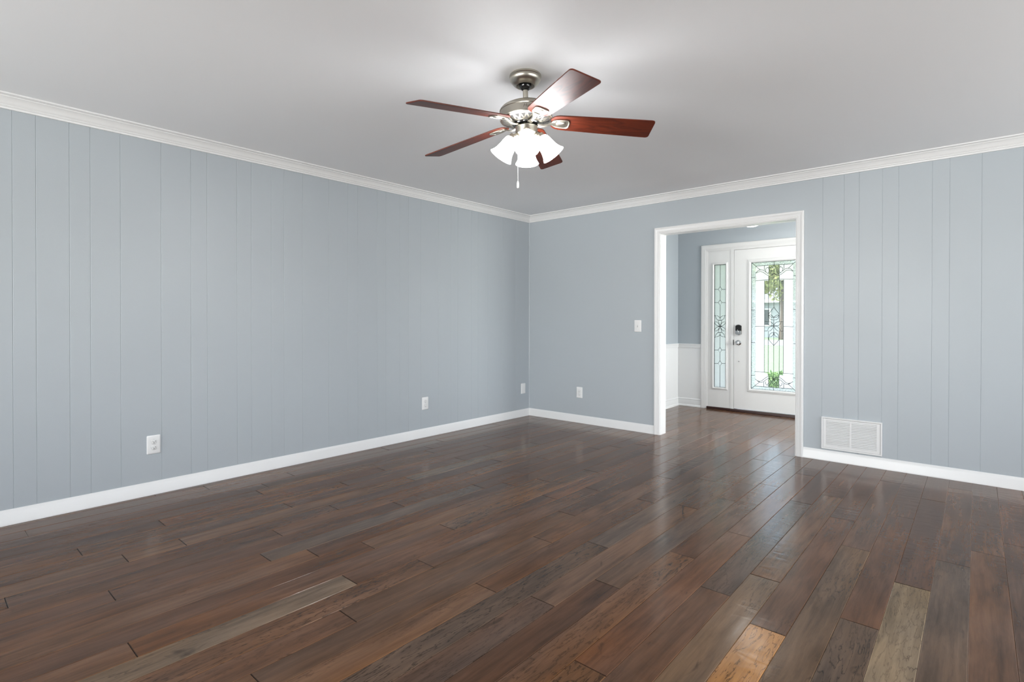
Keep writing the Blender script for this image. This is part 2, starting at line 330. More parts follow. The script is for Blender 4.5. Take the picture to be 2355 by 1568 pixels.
def build_floor():
    verts, faces, cols, rnds = [], [], [], []
    g, c, dz = 0.0004, 0.0020, 0.0014
    rs = random.Random(11)
    for r in range(-1, 58):
        x0 = PO+r*PW; x1 = x0+PW
        ph = PH.get(r, -rs.random()*3)
        js = sorted([ph+PL*n for n in range(-8, 6)]+EXTRA.get(r, []))
        for a, b in zip(js, js[1:]):
            if b-a < .2: continue
            X0, X1 = max(x0, 0.0), min(x1, XR)
            hall = XF0-.01 < (x0+x1)/2 < XF1+.01
            Y0, Y1 = max(a, YR), min(b, YF1+.0 if hall else 0.0)
            if X1-X0 < .01 or Y1-Y0 < .01: continue
            col = rs.choice(BASE); k_ = rs.uniform(.93, 1.08); col = (col[0]*k_*1.42, col[1]*k_*1.11, col[2]*k_*.82); fig = rs.random()**1.2
            for (px, py), cc, ff in SPECIAL:
                if x0 < px < x1 and a < py < b: col, fig = cc, ff
            rr = (rs.random(), rs.random(), fig)
            n = len(verts); h = rs.uniform(-.0002, .0002); tl = rs.uniform(-.0003, .0003); tw = rs.uniform(-.0003, .0003)
            L = [(X0+g, Y0+g), (X1-g, Y0+g), (X1-g, Y1-g), (X0+g, Y1-g)]; I = [(X0+g+c, Y0+g+c), (X1-g-c, Y0+g+c), (X1-g-c, Y1-g-c), (X0+g+c, Y1-g-c)]
            verts += [(x, y, -.012) for x, y in L]+[(x, y, -dz) for x, y in L]
            verts += [(x, y, h+(tl if i in (1, 2) else -tl)+(tw if i > 1 else -tw)) for i, (x, y) in enumerate(I)]
            fs = [(n+8, n+9, n+10, n+11)]
            for i in range(4):
                j = (i+1) % 4; fs += [(n+i, n+j, n+4+j, n+4+i), (n+4+i, n+4+j, n+8+j, n+8+i)]
            fs.append((n+3, n+2, n+1, n))
            edge = tuple(q*1.55 for q in col); dk = tuple(q*.35 for q in col)   # seam highlights painted into the long edges, dark butt joints
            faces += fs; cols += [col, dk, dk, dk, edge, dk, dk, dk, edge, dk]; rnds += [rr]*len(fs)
    # dark sub-floor in the joints
    n = len(verts)
    verts += [(0, YR, -.0115), (XR, YR, -.0115), (XR, 0, -.0115), (0, 0, -.0115), (XF0, 0, -.0115), (XF1, 0, -.0115), (XF1, YF1, -.0115), (XF0, YF1, -.0115)]
    faces += [(n, n+1, n+2, n+3), (n+4, n+5, n+6, n+7)]; cols += [(.01, .008, .006)]*2; rnds += [(0, 0, 0)]*2
    me = bpy.data.meshes.new('floor'); me.from_pydata(verts, [], faces); me.materials.append(M_FLOOR)
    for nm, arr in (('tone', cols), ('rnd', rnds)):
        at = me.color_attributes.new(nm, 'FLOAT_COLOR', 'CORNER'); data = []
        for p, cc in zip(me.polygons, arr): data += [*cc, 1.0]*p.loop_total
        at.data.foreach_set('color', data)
    me.update(); o = bpy.data.objects.new('floor', me); COL.objects.link(o); o['kind'] = 'structure'
build_floor()

# ------------------------------------------------------------------ structure: trim
def sweep_trim(name, path, prof, kind='structure', m=M_TRIM, close=False):
    """prof: (out, z) pairs; path: list of (x, y, nx, ny) - the offset direction at each station (mitred)."""
    mb = MB(); secs = [[(x+nx*o, y+ny*o, z) for o, z in prof] for x, y, nx, ny in path]
    mb.sweep(secs); return mb.build(name, m, smooth=35, kind=kind)
crown = [(0, H-.0775), (.010, H-.0775), (.0125, H-.072), (.0125, H-.068), (.017, H-.065), (.019, H-.060), (.017, H-.056), (.022, H-.052), (.026, H-.043), (.034, H-.031), (.044, H-.022), (.052, H-.018), (.052, H-.014), (.058, H-.012), (.0695, H-.008), (.0695, H), (0, H)]
sweep_trim('trim_1', [(0, YR, 1, 1), (0, 0, 1, -1)], crown)
sweep_trim('trim_2', [(0, 0, 1, -1), (XR, 0, -1, -1)], crown)
sweep_trim('trim_3', [(XR, 0, -1, -1), (XR, YR, -1, 1)], crown)
sweep_trim('trim_4', [(XR, YR, -1, 1), (0, YR, 1, 1)], crown)
basep = [(0, 0), (.0145, 0), (.0145, .012), (.013, .016), (.013, .062), (.0115, .066), (.0115, .070), (.008, .077), (.006, .084), (.004, .088), (0, .088)]
basep = [(o, max(z, .0005)) for o, z in basep]
sweep_trim('baseboard_left', [(0, YR, 1, 1), (0, 0, 1, -1)], basep)
sweep_trim('baseboard_back', [(0, 0, 1, -1), (1.661, 0, 0, -1)], basep)
sweep_trim('baseboard_back', [(3.033, 0, 0, -1), (XR, 0, -1, -1)], basep)
sweep_trim('baseboard_right', [(XR, 0, -1, -1), (XR, YR, -1, 1)], basep)
sweep_trim('baseboard_rear', [(XR, YR, -1, 1), (0, YR, 1, 1)], basep)
shoe = [(0, 0.0005), (.022, 0.0005), (.022, .014), (.018, .022), (.012, .026), (.012, .085), (.010, .092), (.013, .098), (.010, .106), (.004, .112), (0, .112)]
sweep_trim('baseboard_hall', [(XF0, YF0, 1, 0), (XF0, YF1, 1, -1)], shoe)
sweep_trim('baseboard_hall', [(XF0, YF1, 1, -1), (1.367, YF1, 0, -1)], shoe)
sweep_trim('baseboard_hall', [(2.85, YF1, 0, -1), (XF1, YF1, -1, -1), (XF1, YF0, -1, 0)], shoe)
# painted wainscot and chair rail in the hall
wz0, wz1 = .1125, .80
mb = MB(); mb.box(XF0+.0005, XF0+.004, YF0, YF1-.0005, wz0, wz1); mb.box(XF0+.0041, 1.366, YF1-.004, YF1-.0005, wz0, wz1); mb.box(2.851, XF1-.0041, YF1-.004, YF1-.0005, wz0, wz1); mb.box(XF1-.004, XF1-.0005, YF0, YF1-.0005, wz0, .68)
mb.build('trim_5', M_TRIM, kind='structure')
rail = [(0, .797), (.010, .797), (.012, .806), (.012, .826), (.016, .832), (.019, .842), (.019, .850), (0, .850)]
sweep_trim('trim_6', [(XF0, YF0, 1, 0), (XF0, YF1, 1, -1), (1.366, YF1, 0, -1)], rail)
sweep_trim('trim_6', [(2.851, YF1, 0, -1), (XF1, YF1, -1, 0)], rail)

def casing(name, x0, x1, z1, wdt, yw, sgn, kind='structure', parent=None, m=M_TRIM, z0=.0006):
    """colonial casing round an opening: x0/x1/z1 are its inner edges; sgn -1 = faces -y"""
    pf = [(0, 0), (0, .008), (wdt*.10, .011), (wdt*.20, .011), (wdt*.26, .014), (wdt*.62, .0155), (wdt*.74, .019), (wdt*.93, .019), (wdt, .015), (wdt, 0)]
    mb = MB()
    st = [(x0, z0, -1, 0), (x0, z1, -1, 1), (x1, z1, 1, 1), (x1, z0, 1, 0)]
    mb.sweep([[(x+nx*o, yw+sgn*t, z+nz*o) for o, t in pf] for x, z, nx, nz in st])
    return mb.build(name, m, smooth=25, kind=kind, parent=parent)
casing('trim_7', OX0-.005, OX1+.005, OZ+.005, .0605, 0, -1)
casing('trim_8', OX0-.005, OX1+.005, OZ+.005, .0605, YF0, 1)
mb = MB(); mb.box(OX0-.0189, OX0, 0, .12, 0.0006, OZ+.0189); mb.box(OX1, OX1+.0189, 0, .12, 0.0006, OZ+.0189); mb.box(OX0, OX1, 0, .12, OZ, OZ+.0189)
mb.build('trim_9', M_TRIM, kind='structure')
# narrow quarter bead where the two panelled walls meet
mb = MB(); mb.tube([(.001, -.001, .088), (.001, -.001, H-.077)], .007, 8); mb.build('trim_10', M_WALL, smooth=40, kind='structure')

# ------------------------------------------------------------------ entrance door, sidelight, frame
YB = YF1
def rect_frame(mb, x0, x1, z0, z1, prof, yw, sgn=-1):
    """closed moulding; x0..z1 = inner edges, prof = (outward, thickness)"""
    secs = [[(x+nx*o, yw+sgn*t, z+nz*o) for o, t in prof] for x, z, nx, nz in ((x0, z0, -1, -1), (x0, z1, -1, 1), (x1, z1, 1, 1), (x1, z0, 1, -1), (x0, z0, -1, -1))]
    mb.sweep(secs, cap=False)
def plate_with_hole(mb, x0, x1, z0, z1, hx0, hx1, hz0, hz1, y0, y1):
    mb.box(x0, hx0, y0, y1, z0, z1); mb.box(hx1, x1, y0, y1, z0, z1); mb.box(hx0, hx1, y0, y1, z0, hz0); mb.box(hx0, hx1, y0, y1, hz1, z1)
CXD = 2.266
casing('trim_11', DX0, DX1, DZ-.002, .076, YB, -1, m=M_DOOR)
mb = MB(); mb.box(DX0, DX0+.010, YB-.004, YB+.13, .03, DZ); mb.box(1.752, 1.7905, YB-.004, YB+.13, .03, DZ); mb.box(2.741, DX1, YB-.004, YB+.13, .03, DZ); mb.box(DX0+.010, 1.752, YB-.004, YB+.13, 2.076, DZ); mb.box(1.7905, 2.741, YB-.004, YB+.13, 2.074, DZ)
mb.box(1.7905, 2.741, YB+.048, YB+.06, 2.055, 2.0739)
mb.build('trim_12', M_DOOR, kind='structure')
mb = MB(); mb.box(DX0+.002, 1.76, YB-.022, YB+.13, .0008, .0295); mb.box(1.76, DX1, YB-.045, YB+.14, .0008, .0295)
mb.build('trim_13', M_SILL, bevel=.003, kind='structure')
lite = [(-.002, -.002), (-.002, .004), (.004, .010), (.012, .014), (.020, .013), (.026, .009), (.034, .008), (.039, .003), (.039, -.002)]
mb = MB(); plate_with_hole(mb, 1.794, 2.738, .036, 2.071, 2.00, 2.532, .306, 1.896, YB+.001, YB+.045)
door = mb.build('door_1', M_DOOR, kind='structure')
mb = MB(); rect_frame(mb, 1.997, 2.535, .303, 1.899, lite, YB+.001); mb.build('glass_frame', M_DOOR, parent=door, smooth=25)
DOOR = [[(1.996,1.903),(2.108,1.797)],[(1.993,0.297),(2.1,0.395)],[(1.996,1.71),(2.049,1.706)],[(1.995,1.302),(2.048,1.3)],[(1.994,0.888),(2.047,0.889)],[(1.993,0.475),(2.046,0.478)],[(2.266,1.903),(2.266,1.851)],[(2.266,0.34),(2.266,0.295)],[(2.049,1.666),(2.204,1.672)],[(2.157,1.663),(2.158,0.528)],[(2.205,1.719),(2.204,1.154)],[(2.203,1.038),(2.203,0.475)],[(2.048,1.092),(2.156,1.095)],[(2.266,1.756),(2.266,1.334)],[(2.266,0.859),(2.266,0.442)],[(2.046,0.526),(2.202,0.523)],[(2.155,1.85),(2.154,1.792)],[(2.152,0.399),(2.152,0.342)],[(2.266,1.851),(2.243,1.824),(2.266,1.797),(2.266,1.756)],[(2.052,1.76),(2.069,1.782),(2.088,1.796),(2.114,1.801),(2.139,1.795),(2.165,1.775),(2.19,1.752),(2.218,1.736),(2.241,1.732),(2.266,1.75)],[(2.052,1.76),(2.086,1.776),(2.114,1.778),(2.139,1.769),(2.163,1.749),(2.19,1.728),(2.218,1.718),(2.245,1.725),(2.266,1.753)],[(2.174,1.77),(2.166,1.791),(2.174,1.814),(2.196,1.827),(2.22,1.826),(2.234,1.808),(2.236,1.781),(2.229,1.758),(2.215,1.744)],[(2.191,1.825),(2.207,1.81),(2.213,1.788),(2.207,1.765),(2.194,1.752)],[(2.266,1.334),(2.251,1.308),(2.228,1.278),(2.208,1.251),(2.204,1.232)],[(2.207,1.232),(2.228,1.237),(2.247,1.225),(2.266,1.206),(2.266,1.172),(2.238,1.176),(2.219,1.19),(2.21,1.211),(2.207,1.232)],[(2.266,1.206),(2.236,1.206),(2.207,1.232)],[(2.266,1.105),(2.251,1.135),(2.227,1.151),(2.184,1.152),(2.195,1.123),(2.216,1.104),(2.266,1.102)],[(2.266,1.1),(2.227,1.095),(2.208,1.079),(2.189,1.036),(2.222,1.039),(2.244,1.058),(2.266,1.098)],[(2.266,1.021),(2.238,1.014),(2.218,0.995),(2.211,0.959),(2.238,0.969),(2.257,0.986),(2.266,1.019)],[(2.16,1.154),(2.189,1.154)],[(2.16,1.037),(2.189,1.037)],[(2.266,1.172),(2.266,1.108)],[(2.266,1.098),(2.266,1.021)],[(2.208,0.959),(2.21,0.929),(2.227,0.904),(2.251,0.879),(2.266,0.859)],[(2.266,1.019),(2.266,0.859)],[(2.266,0.442),(2.241,0.406),(2.266,0.375),(2.266,0.34)],[(2.05,0.432),(2.072,0.414),(2.1,0.404),(2.128,0.413),(2.155,0.44),(2.188,0.466),(2.221,0.476),(2.25,0.464),(2.266,0.442)],[(2.05,0.432),(2.083,0.405),(2.116,0.391),(2.144,0.4),(2.172,0.426),(2.199,0.447),(2.226,0.453),(2.25,0.446),(2.266,0.428)],[(2.172,0.409),(2.172,0.383),(2.188,0.364),(2.213,0.363),(2.231,0.384),(2.234,0.411),(2.224,0.437),(2.21,0.444)],[(2.191,0.369),(2.207,0.389),(2.211,0.412),(2.2,0.435)]]
SIDE = [[(1.611,1.61),(1.585,1.576),(1.611,1.54),(1.634,1.574),(1.611,1.61)],[(1.533,1.578),(1.585,1.576)],[(1.634,1.574),(1.684,1.572)],[(1.611,1.435),(1.585,1.401),(1.611,1.366),(1.634,1.4),(1.611,1.435)],[(1.534,1.402),(1.585,1.401)],[(1.634,1.4),(1.684,1.399)],[(1.611,0.812),(1.586,0.777),(1.611,0.743),(1.635,0.779),(1.611,0.812)],[(1.535,0.775),(1.586,0.777)],[(1.635,0.779),(1.685,0.781)],[(1.611,0.638),(1.587,0.602),(1.611,0.569),(1.636,0.605),(1.611,0.638)],[(1.535,0.599),(1.587,0.602)],[(1.636,0.605),(1.685,0.608)],[(1.611,1.898),(1.611,1.61)],[(1.611,1.54),(1.611,1.435)],[(1.611,1.366),(1.611,1.204)],[(1.611,0.978),(1.611,0.812)],[(1.611,0.743),(1.611,0.638)],[(1.611,0.569),(1.611,0.289)],[(1.536,1.232),(1.552,1.232)],[(1.537,0.946),(1.553,0.946)],[(1.611,1.167),(1.58,1.175),(1.558,1.194),(1.55,1.232),(1.58,1.227),(1.599,1.212),(1.611,1.194),(1.611,1.167)],[(1.611,1.089),(1.59,1.13),(1.567,1.147),(1.536,1.15),(1.548,1.12),(1.57,1.1),(1.611,1.089)],[(1.611,1.089),(1.57,1.08),(1.548,1.06),(1.537,1.025),(1.568,1.031),(1.59,1.048),(1.611,1.089)],[(1.611,1.012),(1.58,1.004),(1.558,0.983),(1.548,0.946),(1.58,0.954),(1.6,0.967),(1.611,0.987),(1.611,1.012)],[(1.611,1.089),(1.597,1.133),(1.585,1.167),(1.611,1.167)],[(1.611,1.089),(1.597,1.048),(1.585,1.011),(1.611,1.012)],[(1.611,1.089),(1.584,1.089)],[(1.683,1.231),(1.667,1.231)],[(1.684,0.949),(1.668,0.949)],[(1.611,1.167),(1.641,1.175),(1.663,1.194),(1.67,1.231),(1.641,1.226),(1.621,1.212),(1.611,1.194),(1.611,1.167)],[(1.611,1.089),(1.631,1.13),(1.653,1.148),(1.683,1.15),(1.672,1.121),(1.651,1.101),(1.611,1.089)],[(1.611,1.089),(1.651,1.081),(1.673,1.062),(1.684,1.027),(1.653,1.032),(1.631,1.049),(1.611,1.089)],[(1.611,1.012),(1.641,1.005),(1.663,0.985),(1.673,0.949),(1.641,0.955),(1.622,0.967),(1.611,0.987),(1.611,1.012)],[(1.611,1.089),(1.624,1.133),(1.636,1.167),(1.611,1.167)],[(1.611,1.089),(1.624,1.049),(1.636,1.012),(1.611,1.012)],[(1.611,1.089),(1.637,1.09)]]
IX0, IZ0, IZ1 = 2.052, .343, 1.850
IX1 = 2*CXD-IX0
SX1, SX2 = 2.158, 2.2045
mb = MB(); gy0, gy1 = YB+.014, YB+.020
def pane(x0, x1, z0, z1, mi): mb.cm = mi; mb.box(x0, x1, gy0, gy1, z0, z1)
for s in (1, -1):
    X = lambda x: CXD-s*(CXD-x)
    def P(a, b, z0, z1, mi): pane(min(X(a), X(b)), max(X(a), X(b)), z0, z1, mi)
    P(1.997, IX0, .303, 1.899, 2)
    P(IX0, CXD, IZ1, 1.899, 2); P(IX0, CXD, .303, IZ0, 2)
    P(IX0, SX1, IZ0, IZ1, 1); P(SX1, SX2, 1.66, IZ1, 1); P(SX1, SX2, IZ0, .50, 1)
    P(SX1, SX2, .50, 1.66, 0); P(SX2, CXD, IZ0, IZ1, 0)
mb.build('glass_pane', [G_CLEAR, G_FROST, G_CHIP], parent=door)
def came(name, lines, parent, cx, mirror, y, border):
    mb = MB()
    for l in lines:
        for s in ((1, -1) if mirror else (1,)):
            pts = [((cx-s*(cx-x)) if mirror else x, y, z) for x, z in l]
            mb.tube(pts, .0027, 6)
    x0, x1, z0, z1 = border
    for a in ((x0, x0+.007, z0, z1), (x1-.007, x1, z0, z1), (x0, x1, z1-.007, z1), (x0, x1, z0, z0+.005)): mb.box(a[0], a[1], y-.003, y+.003, a[2], a[3])
    return mb.build(name, M_LEAD, parent=parent)
came('lead_came', DOOR+[[(IX0, IZ0), (IX1, IZ0)], [(IX0, IZ1), (IX1, IZ1)]], door, CXD, True, YB+.012, (1.997, 2.535, .303, 1.899))
# lock, knob, viewer screw
ax = Matrix.Rotation(radians(90), 4, 'X')
mb = MB()
sec = []
pts = [(-.036, -.052), (-.036, .050), (-.018, .062), (0, .066), (.018, .062), (.036, .050), (.036, -.052), (.018, -.063), (0, -.067), (-.018, -.063)]
kx, kz = 1.851, 1.046
for y, k_ in ((YB+.001, 1.03), (YB-.012, 1.03), (YB-.022, .9)): sec.append([(kx+a*k_, y, kz+b*k_) for a, b in pts])
mb.sweep(sec); lock = mb.build('deadbolt', M_KEYPAD, parent=door, smooth=30)
mb = MB(); sec = []
pts2 = [(-.036, -.052), (-.036, -.012), (.036, -.012), (.036, -.052), (.018, -.063), (0, -.067), (-.018, -.063)]
for y, k_ in ((YB-.0105, 1.04), (YB-.0125, 1.04), (YB-.0235, .91)): sec.append([(kx+a*k_, y, kz+b*k_) for a, b in pts2])
mb.sweep(sec); mb.build('lower_cover', M_CHROME, parent=lock, smooth=30)
mb = MB(); mb.box(kx-.007, kx+.003, YB-.040, YB-.024, kz-.040, kz+.006); mb.build('thumb_turn', M_CHROME, parent=lock, bevel=.003)
mb = MB(); T = Matrix.Translation((1.853, YB+.001, .883))@ax
mb.lathe([(.001, 0), (.033, 0), (.033, .006), (.028, .010), (.013, .012), (.012, .030), (.020, .036), (.028, .046), (.029, .056), (.024, .064), (.012, .068), (.001, .068)], 32, T)
mb.build('door_knob', M_CHROME, parent=door, smooth=35)
mb = MB(); T = Matrix.Translation((1.854, YB+.001, .644))@ax; mb.lathe([(.001, 0), (.009, 0), (.009, .004), (.005, .006), (.001, .006)], 16, T); mb.build('screw_cap', M_CHROME, parent=door, smooth=35)
mb = MB(); mb.box(1.786, 1.7925, YB-.008, YB-.004, .852, .918); mb.build('strike_plate', M_KEYPAD, parent=door)

mb = MB(); plate_with_hole(mb, 1.453, 1.752, .030, 2.076, 1.535, 1.686, .290, 1.898, YB+.001, YB+.045)
sl = mb.build('window_6', M_DOOR, kind='structure')
mb = MB(); rect_frame(mb, 1.533, 1.688, .2875, 1.900, [(a*.66, b) for a, b in lite], YB+.001); mb.build('glass_frame', M_DOOR, parent=sl, smooth=25)
mb = MB(); mb.box(1.533, 1.688, gy0, gy1, .2875, 1.900); mb.build('glass_pane', G_SIDE, parent=sl)
came('lead_came', SIDE, sl, 0, False, YB+.012, (1.533, 1.688, .2875, 1.900))

# ------------------------------------------------------------------ wall plates
def rounded(w_, h_, r, n=4):
    out = []
    for cx, cz, a0 in ((w_/2-r, h_/2-r, 0), (-w_/2+r, h_/2-r, 90), (-w_/2+r, -h_/2+r, 180), (w_/2-r, -h_/2+r, 270)):
        for i in range(n+1):
            a = radians(a0+90*i/n); out.append((cx+r*cos(a), cz+r*sin(a)))
    return out
def cover_plate(parent, w_=.079, h_=.124):
    mb = MB(); secs = []
    for d, k_ in ((0, 0), (.003, 0), (.0052, .0025), (.0062, .007)):
        secs.append([(x*(1-2*k_/w_), -d, z*(1-2*k_/h_)) for x, z in rounded(w_, h_, .006)])
    mb.sweep(secs); return mb.build('cover_plate', M_PLATE, parent=parent, smooth=50)
def outlet(loc, rot, label):
    t = empty('wall_outlet', loc, label, 'outlet', 'duplex outlets low on the walls', (0, 0, rot))
    cover_plate(t)
    for s in (1, -1):
        mb = MB(); z = s*.0195; secs = []
        ol = [(max(-.0145, min(.0145, .0175*cos(2*pi*i/32))), z+max(-.0142, min(.0142, .0175*sin(2*pi*i/32)))) for i in range(32)]
        for d, k_ in ((.0055, 1.0), (.0085, 1.0), (.009, .95)): secs.append([(x*k_, -d, z+(q-z)*k_) for x, q in ol])
        mb.sweep(secs); o = mb.build('receptacle', M_PLATE, parent=t, smooth=40)
        mb = MB(); mb.box(-.0075, -.0048, -.0095, -.0085, z+.001, z+.009); mb.box(.0048, .0072, -.0095, -.0085, z+.0015, z+.0085)
        mb.lathe([(.001, 0), (.0028, 0), (.0028, .001), (.001, .001)], 12, Matrix.Translation((0, -.0085, z-.007))@ax)
        mb.build('slots', M_SLOT, parent=o)
        mb = MB(); rs_ = [(.0172*cos(2*pi*i/32), z+.0168*sin(2*pi*i/32)) for i in range(33)]
        mb.tube([(max(-.0150, min(.0150, x)), -.0062, max(z-.0147, min(z+.0147, q))) for x, q in rs_], .0006, 6); mb.build('rim_gap', M_SLOT, parent=o)
    mb = MB(); mb.lathe([(.0005, 0), (.003, 0), (.003, .0012), (.0005, .0015)], 12, Matrix.Translation((0, -.006, 0))@ax); mb.build('screw', M_PLATE, parent=t)
    return t
outlet((0, -3.969, .334), pi/2, 'white duplex outlet at the far left of the panelled wall, largest and nearest one')
outlet((0, -1.642, .337), pi/2, 'white duplex outlet on the left wall, the middle of its three plates')
outlet((.741, 0, .345), 0, 'white duplex outlet on the wall between the room corner and the cased opening')
t = empty('blank_wall_plate', (0, -.118, .339), 'white plate without sockets on the left wall right beside the corner', 'wall plate', None, (0, 0, pi/2)); cover_plate(t)
for s in (1, -1):
    mb = MB(); mb.lathe([(.0005, 0), (.003, 0), (.003, .001), (.0005, .0012)], 12, Matrix.Translation((0, -.006, s*.030))@ax); mb.build('screw', M_PLATE, parent=t)
t = empty('light_switch', (1.472, 0, 1.108), 'white toggle light switch on the blue wall left of the cased opening', 'switch'); cover_plate(t)
mb = MB(); mb.box(-.005, .005, -.0072, -.006, -.012, .012); o = mb.build('toggle_slot', M_PLATE, parent=t)
mb = MB(); mb.sweep([[(-.0036, -.0072, -.004), (.0036, -.0072, -.004), (.0036, -.0072, .006), (-.0036, -.0072, .006)], [(-.003, -.016, .004), (.003, -.016, .004), (.003, -.015, .010), (-.003, -.015, .010)]]); mb.build('toggle', M_PLATE, parent=t)
mb = MB(); mb.box(-.0045, .0045, -.0074, -.0071, -.009, -.0045); mb.box(-.0045, .0045, -.0074, -.0071, .0065, .0105); mb.build('slot_gap', M_SLOT, parent=o)

# ------------------------------------------------------------------ return air grille
gx0, gx1, gz0, gz1 = 3.171, 3.592, .100, .365
t = empty('air_return_grille', ((gx0+gx1)/2, 0, gz0), 'white louvred air return grille low on the wall right of the opening', 'vent')
LX = lambda x: x-(gx0+gx1)/2
LZ = lambda z: z-gz0
mb = MB(); rect_frame(mb, LX(gx0+.012), LX(gx1-.012), LZ(gz0+.012), LZ(gz1-.012), [(0, 0), (0, .012), (.003, .014), (.010, .014), (.012, .012), (.012, 0)], 0); mb.build('outer_frame', M_VENT, parent=t, smooth=30)
dx0, dx1, dz0, dz1 = LX(gx0+.0135), LX(gx1-.0135), LZ(gz0+.0135), LZ(gz1-.0135)
lx0, lm0, lm1, lx1, lz0, lz1 = LX(3.206), LX(3.3735), LX(3.3865), LX(3.556), LZ(.133), LZ(.340)
mb = MB()
mb.box(dx0, lx0, -.0115, -.003, dz0, dz1); mb.box(lx1, dx1, -.0115, -.003, dz0, dz1); mb.box(lx0, lx1, -.0115, -.003, dz0, lz0); mb.box(lx0, lx1, -.0115, -.003, lz1, dz1); mb.box(lm0, lm1, -.0115, -.003, lz0, lz1)
n = 16; p = (lz1-lz0)/n
for i in range(n):
    z = lz0+i*p
    for a, b in ((lx0, lm0), (lm1, lx1)):
        mb.sweep([[(a, -.0035, z+p*.95), (a, -.0115, z+p*.40), (a, -.0135, z+p*.12), (a, -.0128, z+p*.08), (a, -.0108, z+p*.28), (a, -.0028, z+p*.83)], [(b, -.0035, z+p*.95), (b, -.0115, z+p*.40), (b, -.0135, z+p*.12), (b, -.0128, z+p*.08), (b, -.0108, z+p*.28), (b, -.0028, z+p*.83)]])
mb.build('louvred_door', M_VENT, parent=t)
mb = MB(); mb.box(dx0, dx1, -.0022, -.0006, dz0, dz1); mb.build('backing', M_VDARK, parent=t)
for px, pz in ((dx0+.006, dz1-.02),): pass

# ------------------------------------------------------------------ ceiling fan
FANX, FANY = 2.3773, -2.9367
fan = empty('ceiling_fan', (FANX, FANY, H), 'brushed nickel ceiling fan with five dark cherry blades and four lit glass shades', 'ceiling fan')
nrm = Vector((-.0227, -.0176, 1)).normalized(); axr = Vector((0, 0, 1)).cross(nrm); TILT = Matrix.Rotation(Vector((0, 0, 1)).angle(nrm), 4, axr)
PIV = Vector((0, 0, -.06)); MT = Matrix.Translation(PIV)@TILT@Matrix.Translation(-PIV)
tl = lambda v: MT@v
AZ = math.atan2(-5.0636-FANY, 4.1487-FANX)     # the direction the front shade points in
mb = MB(); mb.lathe([(.02, -.0005), (.080, -.0005), (.0825, -.004), (.0825, -.010), (.080, -.013), (.0805, -.018), (.0805, -.024), (.074, -.036), (.063, -.048), (.052, -.0555), (.049, -.057), (.046, -.056), (.044, -.050), (.03, -.03), (.02, -.02)], 64); mb.build('canopy', M_NICKEL, parent=fan, smooth=30)
mb = MB(tl); mb.ball((0, 0, -.050), .032, 32, 16); mb.build('hanger_ball', M_BLACK, parent=fan, smooth=60)
mb = MB(tl); mb.lathe([(.0137, -.07), (.0137, -.136)], 24); mb.build('downrod', M_NICKEL_L, parent=fan, smooth=60)
mb = MB(tl); mb.lathe([(.0145, -.122), (.020, -.126), (.021, -.136), (.0145, -.137)], 24); mb.build('rod_collar', M_BLACK, parent=fan, smooth=40)
mb = MB(tl); mb.lathe([(.0145, -.136), (.028, -.1365), (.05, -.140), (.08, -.1485), (.105, -.158), (.124, -.168), (.133, -.177), (.1375, -.1845), (.1375, -.1885), (.1350, -.1905), (.1350, -.226), (.1370, -.229), (.1360, -.233), (.130, -.234)], 72); mh = mb.build('motor_housing', M_NICKEL, parent=fan, smooth=28)
# maker's script on the band
cu = bpy.data.curves.new('script', 'FONT'); cu.body = 'Hunter'; cu.size = .0235; cu.shear = .35; cu.space_character = .95; cu.resolution_u = 3
to = bpy.data.objects.new('script', cu); COL.objects.link(to); bpy.context.view_layer.update()
me = bpy.data.meshes.new_from_object(to.evaluated_get(bpy.context.evaluated_depsgraph_get())); bpy.data.objects.remove(to)
for v in me.vertices:
    a = AZ-.115+v.co.x/.1352
    q = MT@Vector((.1353*cos(a), .1353*sin(a), -.2155+v.co.y*1.0)); v.co = q
me.materials.append(M_ENG); me.name = 'engraved_script'
o = bpy.data.objects.new('engraved_script', me); COL.objects.link(o); o.parent = mh
# vented underside
mb = MB(tl); r0, z0, r1, z1 = .133, -.2335, .076, -.2535
mb.lathe([(r0, z0), (r0-.004, z0-.003), (r1, z1), (r1-.004, z1), (r1-.004, z1+.006)], 72)
mb.cm = 1; n = 22
def cone(r, a, e=.0006):
    f = (r0-.004-r)/(r0-.004-r1); return Vector((r*cos(a), r*sin(a), (z0-.003)+(z1-z0+.003)*f-e))
for i in range(n):
    a = 2*pi*(i+.5)/n; h_ = 2*pi/n
    mb.add([cone(.121, a-h_*.36), cone(.121, a), cone(.121, a+h_*.36), cone(.094, a)], [(0, 1, 2, 3)])
    a2 = a+h_/2
    mb.add([cone(.086, a2-h_*.30), cone(.086, a2), cone(.086, a2+h_*.30), cone(.108, a2)], [(0, 1, 2, 3)])
mb.build('vented_ring', [M_NICKEL_L, M_DARKIN], parent=fan, smooth=30)
mb = MB(tl); mb.lathe([(.02, -.245), (.070, -.245), (.073, -.2555), (.068, -.260), (.02, -.260)], 48); mb.build('flywheel', M_BLACK, parent=fan, smooth=30)
mb = MB(tl); mb.lathe([(.028, -.256), (.028, -.266), (.050, -.267), (.0575, -.2685), (.0585, -.272), (.0575, -.275), (.0575, -.293), (.055, -.304), (.046, -.313), (.034, -.320), (.030, -.327), (.024, -.333), (.001, -.335)], 64); mb.build('switch_housing', M_NICKEL_L, parent=fan, smooth=30)
